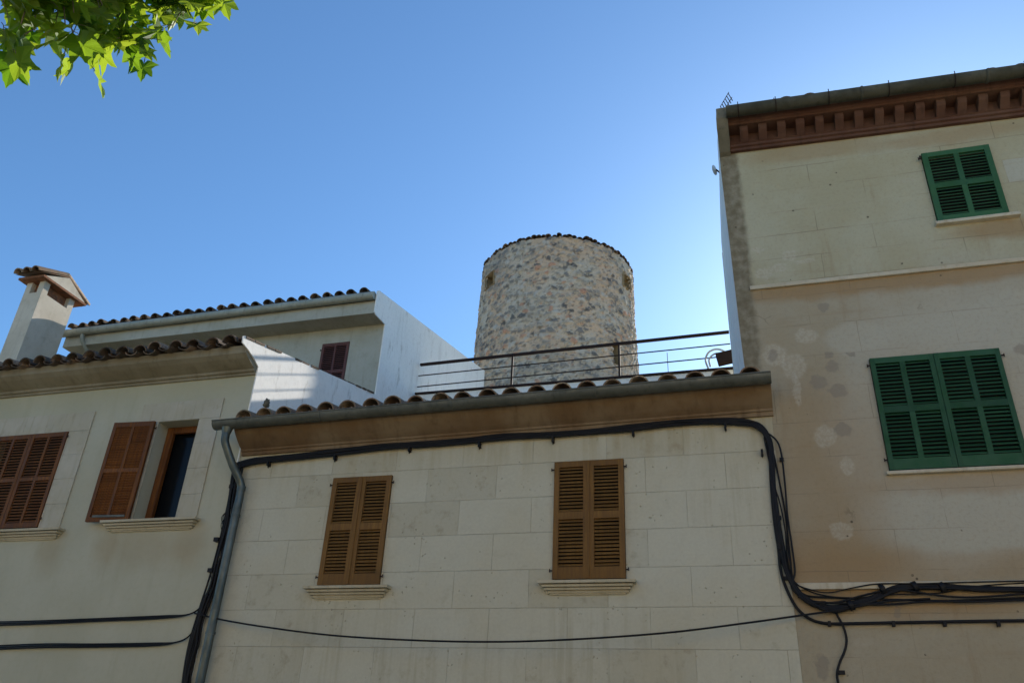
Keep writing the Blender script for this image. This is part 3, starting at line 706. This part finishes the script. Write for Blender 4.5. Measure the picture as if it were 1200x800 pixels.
for x0, x1, z0, z1, sx0, sx1, sz in ((-5.105, -4.285, 3.575, 4.935, -5.24, -4.13, 3.555), (-2.185, -1.355, 3.60, 4.985, -2.33, -1.24, 3.575)):
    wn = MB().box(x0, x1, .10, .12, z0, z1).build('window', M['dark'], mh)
    hw = (x1-x0)/2 - .004
    place(leaf_mesh(hw, z1-z0-.012, 1, bot=.13, stile=.062, mid=.085, pitch=.040, seed=1), T((x0+.003, -.004, z0+.006))).build('shutter_leaf', M['oak'], wn)
    place(leaf_mesh(hw, z1-z0-.012, 1, bot=.13, stile=.062, mid=.085, pitch=.040, seed=2), T((x0+hw+.005, -.002, z0+.006))).build('shutter_leaf', M['oak'], wn)
    ast = MB().box(x0+hw-.008, x0+hw+.014, -.048, -.038, z0+.01, z1-.01); ast.build('cover_strip', M['oak'], wn)
    for zz in (z0+.10, z1-.10):
        hinge_mb(x0, zz, -1, -.03).build('hinge', M['iron'], wn); hinge_mb(x1, zz, 1, -.03).build('hinge', M['iron'], wn)
    sill_mb(sx0, sx1, sz).build('sill', M['sill'], wn)

# ================================================================== terrace railing
rl = empty('terrace_railing', (-3.3, 5.56, 8.78), 'thin dark iron railing along the terrace edge in front of the tower', 'railing')
def rz(x, f): return 9.50 + (x+6.5)*.016 - f*.265
t_ = MB(); t_.box(0, 1, -.02, .02, -.024, .024)
def bar(mb, x0, x1, f, h, d=None):
    d = d or h; y = 5.56
    z0, z1 = rz(x0, f), rz(x1, f)
    mb.add([(x0, y-d, z0-h), (x1, y-d, z1-h), (x1, y+d, z1-h), (x0, y+d, z0-h), (x0, y-d, z0+h), (x1, y-d, z1+h), (x1, y+d, z1+h), (x0, y+d, z0+h)],
           [(0,3,2,1),(4,5,6,7),(0,1,5,4),(2,3,7,6),(0,4,7,3),(1,2,6,5)]); return mb
bar(MB(), -6.60, -.05, 0, .024, .03).build('top_rail', M['iron'], rl)
for f in (1, 2): bar(MB(), -6.62, -.05, f, .0095).build('rail', M['iron'], rl)
for x in (-4.50, -2.24): MB().box(x-.02, x+.02, 5.54, 5.58, 8.776, rz(x, 0)-.025).build('post', M['iron'], rl)
hs = MB()
hp = [(-.50, 5.50, 8.80), (-.54, 5.50, 9.00), (-.47, 5.50, 9.16), (-.33, 5.49, 9.21), (-.20, 5.48, 9.16), (-.12, 5.47, 9.05)]
hs.tube(spline(hp), .020, 8); hs.tube(spline([(-.46, 5.45, 8.82), (-.47, 5.45, 8.98), (-.38, 5.45, 9.08), (-.26, 5.45, 9.09), (-.15, 5.45, 9.02)]), .018, 8)
tag(hs.build('garden_hose', M['hose']), 'loop of pale hose hanging over the right end of the terrace railing', 'hose')
bx = MB(); Mx = T((-.155, 5.36, 8.93)) @ Matrix.Rotation(rad(-10), 4, 'Y')
bx.box(-.17, .15, -.08, .06, -.12, .12, Mx); bx = bx.build('floodlight_box', M['iron'], None, .01)  # dark housing of the floodlight by the side wall
tag(bx, 'dark metal box beside the hose at the right end of the terrace', 'box')
MB().tube(spline([(-.02, 5.36, 9.0), (.02, 5.3, 9.03), (.05, 5.0, 8.98), (.08, 3.5, 8.2)]), .012, 6).build('lead_wire', M['cable'], bx)
tag(MB().tube([(-1.325, 6.2, 7.75), (-1.335, 6.2, 9.60)], .007, 5).build('thin_pole', M['iron']), 'thin rusty rod standing behind the terrace railing near the hose', 'rod')

# lump on the roof edge
lump = MB(); vs = []; seg, rg = 12, 8; lr = random.Random(8)
for j in range(rg+1):
    for i in range(seg):
        a = 2*math.pi*i/seg; b = math.pi*j/rg
        q = 1 + noise.noise(Vector((math.cos(a)*math.sin(b), math.sin(a)*math.sin(b), math.cos(b)))*3.2)*.7
        vs.append((-6.14+math.cos(a)*math.sin(b)*.04*q, -.30+math.sin(a)*math.sin(b)*.045*q, 5.945-math.cos(b)*.062*q))
lump.add(vs, [(j*seg+i, j*seg+(i+1) % seg, (j+1)*seg+(i+1) % seg, (j+1)*seg+i) for j in range(rg) for i in range(seg)], True)
tag(lump.build('rubble_lump', M['rough']), 'small rough lump of mortar sitting on the second roof tile above the zinc gutter', 'rubble')

# ================================================================== right building
RX = 0.352
rb = empty('tall_townhouse', (4.5, 4, 0), 'tall stained stucco building with red bracketed cornice and green shutters, on the right', 'house')
W = MB()
holes = [(2.52, 3.30, 7.775, 8.85), (1.475, 2.805, 4.68, 6.02)]
wall_holes(W, RX, 9.0, 0, 9.50, holes, 0.003, .16)
def xe(z): return float(np.interp(z, [5.7, 6.3, 7.5, 9.2, 9.6], [.12, .10, .085, .06, .075]))
zz = [5.42, 5.7, 6.0, 6.5, 7.0, 7.5, 8.0, 8.5, 9.0, 9.5]
for a, b in zip(zz[:-1], zz[1:]): W.quad((xe(a), .003, a), (RX, .003, a), (RX, .003, b), (xe(b), .003, b))
W.quad((9, 0, 0), (9, 4.6, 0), (9, 4.6, 10.8), (9, 0, 9.5)); W.quad((9, 4.6, 0), (-.04, 4.6, 0), (-.04, 4.6, 10.85), (9, 4.6, 10.85))
W.build('wall', M['right'], rb)
SW = MB()                                               # white side wall, slightly out of square
zs = [0, 5.42, 5.9, 6.5, 7.2, 7.8, 8.4, 9.0, 9.6, 10.0]; ys = [0.004, .3, .6, 1.0, 1.5, 2, 3, 4, 4.6]
def sp(y, z):
    xbk = float(np.interp(y, [0, .6, 1.5, 3, 6, 9], [.09, .055, .044, .004, -.066, -.066]))
    t = min(1, y/.6); zz_ = z if z < 10.0 else 9.95 + max(0, y)*.25
    return (xe(z)*(1-t) + xbk*t, y, zz_)
for i in range(len(ys)-1):
    for j in range(len(zs)-1):
        SW.add([sp(ys[i], zs[j]), sp(ys[i], zs[j+1]), sp(ys[i+1], zs[j+1]), sp(ys[i+1], zs[j])], [(0,1,2,3)], False)
SW.build('side_wall', M['white'], rb)
# rough end block of the cornice at the corner
eb = MB(); eb.prism([(0.0, 9.30), (-.06, 9.33), (-.16, 9.42), (-.30, 9.55), (-.38, 9.66), (-.42, 9.80), (-.30, 9.90), (.3, 10.05), (.3, 9.3)], .07, .215)
eb.v = [(x + noise.noise(Vector((x, y, z))*6)*.02, y, z) for x, y, z in eb.v]
eb.build('cornice_end', M['rough'], rb)
sl_ = -.031
def red(prof, n='cornice'): return MB().prism(prof, .216, 9.0, 0, sl_*8.8)
c1 = red([(0, 9.335), (-.05, 9.335), (-.055, 9.37), (-.085, 9.38), (-.09, 9.41), (-.11, 9.42), (0, 9.425)])
c1.prism([(0, 9.425), (-.06, 9.425), (-.06, 9.60), (0, 9.60)], .216, 9.0, 0, sl_*8.8)
c1.prism([(0, 9.60), (-.27, 9.60), (-.275, 9.63), (-.30, 9.64), (-.31, 9.68), (-.345, 9.69), (-.35, 9.70), (-.36, 9.735), (0, 9.80), (4.5, 10.80), (4.5, 10.7), (0.05, 9.60)], .216, 9.0, 0, sl_*8.8)
c1 = c1.build('cornice', M['corn_red'], rb)
x = .36; i = 0; dr = random.Random(12)
while x < 6.5:
    dz = (x-.216)*sl_
    mb = MB(); q = dr.uniform(-.004, .004)
    mb.prism([(-.062, 9.43), (-.085, 9.432), (-.13, 9.47), (-.21, 9.52), (-.23, 9.545), (-.235, 9.598), (-.062, 9.598)], x+q, x+.105+q, dz, dz+.105*sl_)
    mb.build('bracket', M['corn_red'], c1, .006)
    x += .243; i += 1
gm = MB(); vs = []; r = .098; seg = 12; ya = -.44
for x, zc in ((.20, 9.715), (9.0, 9.715+sl_*8.8)):
    for q in (r, r-.012):
        for k in range(seg+1):
            a = math.pi + math.pi*k/seg; vs.append((x, ya + math.cos(a)*q, zc + math.sin(a)*q))
gm.add(vs, [(k, k+1, 2*m_+k+1, 2*m_+k) for k in range(seg)] + [(m_+k+1, m_+k, 3*m_+k, 3*m_+k+1) for k in range(seg)], True)
gm.add(vs, [(0, 2*m_, 3*m_, m_), (seg, m_+seg, 3*m_+seg, 2*m_+seg), tuple(range(m_)), tuple(range(2*m_, 3*m_))[::-1]])
for x in (1.9, 3.35): gm.tube([(x, ya+math.cos(math.pi*(1+k/10))*r, 9.715+(x-.2)*sl_+math.sin(math.pi*(1+k/10))*r) for k in range(11)], .018, 6)
gm = gm.build('gutter', M['mossgutter'], rb)
for x in (.36, .84, 1.50, 2.22, 2.98, 3.75, 4.5):
    z = 9.715 + (x-.2)*sl_; mb = MB()
    pts = [(x, ya + math.cos(math.pi + math.pi*k/10)*(r+.008), z + math.sin(math.pi + math.pi*k/10)*(r+.008)) for k in range(11)]
    mb.tube([(x, ya-r-.008, z+.03)] + pts, .006, 5); mb.build('strap', M['iron'], gm)
tiles_mb(.36, .31, 28, -.36, 9.735, 4.6, .24, r=.11, seed=6, dzdx=sl_, row=.42).build('roof', M['tile_dark'], rb)
for x0, z0, h, d, nm in ((.27, 7.10, .05, .035, 0), (.40, 3.46, .062, .04, 0)):
    mb = MB(); mb.prism([(0.002, z0), (-d, z0), (-d-.004, z0+h), (0.002, z0+h+.012)], x0, 9.0, 0, .0); mb.build('string_course', M['band'], rb, .004)
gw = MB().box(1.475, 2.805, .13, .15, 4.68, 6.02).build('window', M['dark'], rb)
for k_, x in enumerate((1.480, 2.142)):
    place(leaf_mesh(.657, 1.33, 2, bot=.12, mid=.075, stile=.05, pitch=.044, seed=k_), T((x, -.006-.003*k_, 4.685))).build('shutter_leaf', M['green'], gw)
hinge_mb(1.475, 5.93, -1).build('hinge', M['iron'], gw); hinge_mb(2.805, 5.93, 1).build('hinge', M['iron'], gw); hinge_mb(1.475, 4.80, -1).build('hinge', M['iron'], gw)
sl1 = MB().box(1.44, 2.86, -.055, .01, 4.635, 4.672).build('sill', M['band'], gw, .006)
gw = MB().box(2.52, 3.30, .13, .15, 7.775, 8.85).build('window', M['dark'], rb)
place(leaf_mesh(.77, 1.065, 2, bot=.075, rail=.07, mid=.08, stile=.065, pitch=.044), T((2.525, -.006, 7.78))).build('shutter_leaf', M['green2'], gw)
hinge_mb(2.53, 8.80, -1).build('hinge', M['iron'], gw); hinge_mb(2.51, 8.76, -1, -.045).build('hinge', M['iron'], gw)
MB().box(2.49, 3.40, -.07, .01, 7.725, 7.77).build('sill', M['band'], gw, .006)

# television aerials on the roof edge, small dish on the side wall
ar = MB()
A = Vector((.15, .45, 10.66)); u = Vector((.48, 0, .88)).normalized(); v = Vector((.30, .0, -.95)).normalized()
for k_ in range(6):
    p = A + u*(.055*k_); ar.tube([p - v*.0, p + v*.17], .007, 5)
ar.tube([A + v*.0, A + u*.30], .006, 5); ar.tube([A + v*.12, A + v*.12 + u*.30], .006, 5); ar.tube([A+v*.12, (.22, .45, 9.9)], .012, 6)
tag(ar.build('grid_aerial', M['iron']), 'small comb-shaped television aerial on the corner of the tall building', 'antenna')
ar = MB(); ar.tube([(.62, .45, 10.46), (.90, .45, 10.60)], .006, 5); ar.tube([(.8, .45, 10.54), (.8, .45, 9.95)], .008, 5)
for k_ in range(4): x = .66+.085*k_; ar.tube([(x, .38, 10.48+.035*k_), (x, .52, 10.48+.035*k_+.02)], .004, 5)
ar.tube([(.89, .45, 10.53), (.92, .45, 10.66)], .006, 5)
tag(ar.build('rod_aerial', M['iron']), 'tiny low rod aerial lying just above the gutter right of the comb aerial', 'antenna')
ds = empty('satellite_dish', (0, 1.3, 10.2), 'small white dish fixed to the white side wall below the aerial', 'satellite dish')
mb = MB(); vs = []; n1, n2 = 5, 20; c = Vector((-.01, 1.40, 10.26)); ax = Vector((-.90, .42, .1)).normalized(); e1 = ax.cross(Vector((0, 0, 1))).normalized(); e2 = ax.cross(e1)

for j in range(n1+1):
    q = .085*j/n1
    for k in range(n2):
        a = 2*math.pi*k/n2; vs.append(c + (e1*math.cos(a) + e2*math.sin(a))*q + ax*(q*q*2.2))
mb.add(vs, [(j*n2+k, j*n2+(k+1) % n2, (j+1)*n2+(k+1) % n2, (j+1)*n2+k) for j in range(n1) for k in range(n2)], True)
mb.build('dish', M['hose'], ds)
mb = MB(); mb.tube([(.06, 1.4, 10.18), tuple(c - ax*.01)], .012, 6)
mb.build('arm', M['iron'], ds)

# ================================================================== cables
def wp(pts, y=-.05): return [onY(a, b, y) for a, b in pts]
def strand(mb, pts, r, y=-.05, k=6, jit=0.0, rnd=None):
    P = wp(pts, y)
    if rnd: P = [p + Vector((rnd.gauss(0, jit), rnd.uniform(-jit, jit*.5), rnd.gauss(0, jit))) for p in P]
    P = spline(P, k)
    for q in P: q.y = min(q.y, -r-.006)
    mb.tube(P, r, 7); return mb
cr = random.Random(21)
# 1. the bundle under the ochre cornice that turns down the joint between the two right-hand houses
main = [(278, 546), (300, 540), (340, 536), (400, 529), (450, 524), (500, 521), (545, 517), (590, 512), (640, 510), (690, 507), (740, 502), (790, 496), (835, 494), (868, 495), (888, 499), (900, 514), (904, 540), (906, 570), (910, 605), (916, 640), (922, 668), (934, 692), (952, 707), (976, 714), (1000, 709)]
tail = [(1022, 702), (1052, 690), (1080, 687), (1110, 688), (1150, 690), (1200, 691), (1260, 690)]
mb = MB()
for k_ in range(9):
    off = [(-2.6+.65*k_*(1 if i < 14 else .9), -3.2 + (k_*2.3 % 6.6)) for i in range(len(main+tail))]
    strand(mb, [(p[0]+o[0]*(.35 if i < 14 else 1.0), p[1]+o[1]*.85) for i, (p, o) in enumerate(zip(main+tail, off))], .0135 if k_ % 3 else .017, -.035-.008*(k_ % 3), 5, .006, cr)
o = mb.build('cable_bundle', M['cable'])
tag(o, 'thick black cable bundle under the ochre cornice that turns down then right', 'cable')
for px, py in ((315, 543), (393, 536), (480, 526), (562, 521), (648, 515), (742, 507), (850, 500), (893, 530), (913, 640)):
    p = onY(px, py, -.04); c_ = MB(); c_.box(p.x-.012, p.x+.012, -.075, .0, p.z-.035, p.z+.03); c_.box(p.x-.004, p.x+.004, -.05, -.03, p.z-.06, p.z-.03)
    c_.build('clip', M['cable'], o)
for px, py in ((997, 709), (1034, 690), (1072, 687), (1104, 688)):
    p = onY(px, py, -.04); c_ = MB(); c_.tube([(p.x-.02, -.045, p.z-.008), (p.x+.02, -.045, p.z+.008)], .052, 10); c_.build('tape_wrap', M['cable'], o)
# 2. thinner wires beside it
mb = MB()
for pts in ([(898, 505), (908, 535), (914, 570), (920, 600), (924, 640), (927, 668), (929, 684), (945, 697), (975, 699), (1010, 701), (1060, 702), (1110, 703), (1150, 701), (1260, 697)],
            [(893, 503), (912, 520), (918, 560), (922, 600), (928, 640), (931, 670), (928, 690), (950, 703), (990, 706), (1040, 707), (1090, 704), (1150, 705), (1260, 701)],
            [(905, 520), (904, 555), (912, 585), (919, 620), (922, 655), (930, 682), (960, 696), (1000, 700), (1050, 697), (1100, 694), (1150, 685), (1260, 680)],
            [(930, 682), (945, 690), (970, 694), (1000, 688), (1030, 684), (1080, 684), (1150, 682), (1260, 679)],
            [(895, 512), (906, 560), (916, 600), (925, 650), (929, 680)],
            [(936, 700), (955, 706), (985, 705), (1010, 697), (1050, 691), (1110, 699), (1160, 698), (1260, 690)]):
    strand(mb, pts, cr.choice([.0085, .0105, .007]), -.03-cr.random()*.03, 6, .005, cr)
o = mb.build('loose_wires', M['cable']); tag(o, 'thin loose black wires straggling beside the thick bundle on the tall stained house', 'wire')
for px, py in ((903, 520), (913, 606), (921, 677), (916, 538), (943, 700), (965, 706)):
    p = onY(px, py, -.04); MB().box(p.x-.022, p.x+.022, -.06, 0, p.z-.016, p.z+.016).build('clip', M['cable'], o)
# 3. the lower cable
mb = MB(); strand(mb, [(906, 590), (912, 640), (915, 668), (922, 690), (934, 712), (950, 725), (970, 730), (1000, 730), (1050, 729), (1107, 728), (1170, 727), (1270, 726)], .016, -.03)
o = mb.build('wall_cable', M['cable']); tag(o, 'single black cable clipped along the stained wall below the thick bundle', 'cable')
for px in (972, 1047, 1107, 1170): p = onY(px, 730, -.03); MB().box(p.x-.014, p.x+.014, -.052, 0, p.z-.028, p.z+.022).build('clip', M['cable'], o)
# 4. the drop cable
mb = MB(); strand(mb, [(977, 712), (982, 722), (988, 733), (992, 748), (990, 762), (984, 776), (981, 790), (983, 806), (984, 840)], .0125, -.03)
o = mb.build('drop_cable', M['cable']); tag(o, 'short black cable dropping in a wavy line below the thick bundle at the bottom right', 'cable')
p = onY(985, 787, -.03); MB().box(p.x-.02, p.x+.04, -.045, 0, p.z-.02, p.z+.015).build('clip', M['cable'], o)
# 5. the slack wire hung across the pale house
mb = MB(); P = [onY(a, b, y) for a, b, y in ((228, 718, -.05), (262, 726, -.12), (310, 734, -.2), (380, 743, -.3), (450, 748, -.38), (530, 751, -.4), (610, 751, -.4), (700, 747, -.38), (790, 740, -.3), (870, 730, -.2), (935, 721, -.1), (990, 713, -.06), (1040, 704, -.05), (1090, 701, -.05))]
mb.tube(spline(P, 6), .0105, 7)
tag(mb.build('slack_wire', M['cable']), 'thin slack black wire hanging right across the pale stone house below the windows', 'wire')
# 6. the ragged bundle behind the downpipe
mb = MB()
for k_ in range(8):
    pts = [(281, 545), (277, 560), (273, 585), (268, 615), (262, 640), (256, 662), (250, 685), (242, 706), (234, 730), (228, 755), (222, 780), (218, 810), (212, 850)]
    strand(mb, [(a + (k_-4)*1.35 + cr.gauss(0, .8), b) for a, b in pts], cr.choice([.012, .015, .010]), -.03-.012*(k_ % 3), 5, .008, cr)
for k_ in range(6):
    y0 = cr.uniform(590, 680); x0 = 273 - (y0-585)*.22
    strand(mb, [(x0, y0), (x0-7-cr.random()*4, y0+10), (x0-9, y0+22), (x0-8, y0+36)], .005, -.05)
o = mb.build('cable_bundle', M['cable']); tag(o, 'ragged black cable bundle hanging behind the zinc downpipe on the cream house side', 'cable')
for px, py in ((254, 632), (247, 668), (272, 570)): p = onY(px, py, -.04); MB().box(p.x-.03, p.x+.04, -.07, 0, p.z-.025, p.z+.025).build('clip', M['cable'], o)
# 7, 8. two cables along the cream house
mb = MB()
for k_ in range(3): strand(mb, [(-120, 731+k_*2), (-40, 729+k_*2), (40, 727+k_*1.8), (120, 724+k_*1.5), (190, 721+k_*1.4), (222, 719), (238, 708), (247, 694)], .009, -.035)
tag(mb.build('wall_cable', M['cable']), 'upper of the two black cables clipped along the cream house at the bottom left', 'cable', 'cables clipped along the cream house')
mb = MB()
for k_ in range(3): strand(mb, [(-120, 760+k_*2), (-30, 757+k_*2), (50, 754+k_*2), (110, 754+k_*1.8), (180, 753+k_*1.4), (206, 752), (220, 746), (229, 735)], .0095, -.035)
tag(mb.build('wall_cable', M['cable']), 'lower of the two black cables clipped along the cream house at the bottom left', 'cable', 'cables clipped along the cream house')

# ================================================================== plane tree reaching over the street
TB = Vector((-11.5, -13.0, 0))
tr = empty('plane_tree', TB, 'plane tree whose sunlit maple-like leaves hang into the top left corner', 'tree')
mb = MB(); mb.tube(spline([TB, TB+Vector((.05, .05, 1.6)), TB+Vector((.15, .2, 3.4)), TB+Vector((.3, .6, 5))], 5), [.30-.006*i for i in range(16)], 14)
mb.build('trunk', M['bark'], tr)
lrn = random.Random(33)
LEAF = []                                               # five-lobed outline, petiole at the origin, tip along +y
for a, r in ((-90, .04), (-60, .30), (-30, .42), (-14, .60), (-6, .82), (4, .60), (12, .56), (24, .50), (34, .62), (42, .74), (49, .92), (56, .76), (64, .58), (71, .62), (79, .80), (84, .84), (90, 1.02)):
    LEAF.append((a, r))
def leaf(mb, p, d, nrm, size):
    d = d.normalized(); nrm = (nrm - d*nrm.dot(d)).normalized(); s_ = d.cross(nrm)
    half = [(math.cos(rad(a))*r*.62, math.sin(rad(a))*r*.62) for a, r in LEAF]
    fold = lrn.uniform(-.05, .25); curl = lrn.uniform(-.15, .4); c0 = (0, .0)
    ys = [h[1] for h in half]
    vs = [p + d*(.2*size)]; n = len(half)
    def pt(sx, y): return p + s_*(sx*size) + d*((y+.05)*size) + nrm*(size*(fold*abs(sx) - curl*max(0, y)**2 + .05*math.sin(9*sx+7*y)))
    L = [pt(-x*1.05, y) for x, y in half]; R = [pt(x*1.05, y) for x, y in half[:-1]]
    vs += L + R[::-1]; k = len(vs)-1
    mb.add(vs, [(0, 1+i, 1+(i+1) % k) for i in range(k)], False)
# limbs from the trunk to the outer twigs, each twig ends where leaves hang over the street
hub = TB + Vector((.3, .6, 5))
spots = []
for px, py, dd in (
    (278, 8, 5.3), (262, 30, 5.3), (240, 45, 5.3), (214, 44, 5.4), (188, 84, 5.4), (290, 2, 5.3), (8, 80, 5.8), (35, 84, 5.8), (98, 84, 5.6), (125, 72, 5.5), (160, 72, 5.5), (178, 68, 5.4), (205, 32, 5.4), (225, 38, 5.4), (245, 28, 5.3), (268, 12, 5.3),
    (10, 30, 6.0), (25, 62, 6.0), (60, 50, 5.8), (80, 75, 5.6), (128, 40, 5.5), (145, 62, 5.5), (165, 70, 5.5), (172, 45, 5.5), (150, 10, 5.6), (180, 15, 5.5), (215, 18, 5.4), (235, 12, 5.4), (258, 2, 5.3), (110, 5, 5.7), (70, 5, 5.8), (35, 35, 6.1), (5, 0, 6.2),
    (-40, -60, 6.2), (30, 10, 5.8), (70, 30, 5.6), (105, 25, 5.7), (150, 25, 5.5), (190, -15, 5.6), (225, -15, 5.5), (0, 50, 5.9), (40, 55, 5.9), (90, 60, 5.5), (160, 55, 5.6), (130, -10, 5.7), (250, -20, 5.3), (120, -30, 5.2), (60, -30, 5.3), (-10, 10, 6.3), (265, -35, 5.5), (200, -50, 6), (-60, 30, 5.7)):
    spots.append(at_dist(px, py, dd + 1.15 + max(0, px)*.0055))
limbs = MB(); lv = MB()
main_end = at_dist(40, -150, 7.4)
fork = hub.lerp(main_end, .55) + Vector((0, 0, .8))
limbs.tube(spline([hub, hub.lerp(fork, .5)+Vector((0, 0, .3)), fork, main_end], 5), [.15-.0075*i for i in range(16)], 9)
for p in spots:
    c = main_end + (p-main_end)*.45 + Vector((lrn.gauss(0, .1), lrn.gauss(0, .1), .15))
    P = spline([main_end, c, p], 6); limbs.tube(P[:-2], [.018-.0013*i for i in range(len(P)-2)], 6)
    for k_ in range(6):
        t = lrn.uniform(.6, 1.0); q = P[int(t*(len(P)-1))]
        out = Vector((lrn.gauss(0, 1), lrn.gauss(0, 1), lrn.gauss(-.1, .5))).normalized()
        a = q + out*lrn.uniform(.03, .17)
        limbs.tube([q, q.lerp(a, .5)+Vector((0, 0, .015)), a], .0035, 4)
        size = lrn.uniform(.19, .35)
        dr_ = (out*1.2 + Vector((0, 0, -.55 + lrn.gauss(0, .35)))).normalized()
        leaf(lv, a, dr_, Vector((lrn.gauss(0, .45), lrn.gauss(-.35, .45), .9)) + out*.15, size)
# the rest of the crown, outside the picture: limbs with leaf clumps
for k_ in range(46):
    a = lrn.uniform(0, 2*math.pi); e = lrn.uniform(-.1, 1.2)
    R_ = lrn.uniform(2.2, 4.6)
    p = hub + Vector((math.cos(a)*math.cos(e)*R_, math.sin(a)*math.cos(e)*R_, math.sin(e)*R_*1.0 + .6))
    if p.y > -9.5 and p.x > -10: continue
    c = hub.lerp(p, .5) + Vector((0, 0, .4)); P = spline([hub, c, p], 5); limbs.tube(P, [.09-.007*i for i in range(len(P))], 6)
    for j in range(70):
        q = p + Vector((lrn.gauss(0, .55), lrn.gauss(0, .55), lrn.gauss(0, .4)))
        leaf(lv, q, Vector((lrn.gauss(0, 1), lrn.gauss(0, 1), -.8)), Vector((lrn.gauss(0, .5), lrn.gauss(0, .5), 1)), lrn.uniform(.2, .3))
limbs.build('branches', M['bark'], tr)
lv.build('leaves', M['leaf'], tr)

# ================================================================== unseen house row behind the camera, added to bounce warm light
oh = empty('warm_bounce_house', (-2, -22, 0), 'plain unseen row of houses added behind the viewer to bounce warm light', 'house')
W = MB()
for i in range(1): W.box(-24, 20, -28, -18.5, 0, 8.5)
W.build('wall', M['bounce_wall'], oh)
for i in range(9):
    for z in (1.0, 4.6):
        x = -19 + i*4.2; wn = MB().box(x, x+1.1, -18.49, -18.44, z, z+1.6).build('window', M['green'], oh)
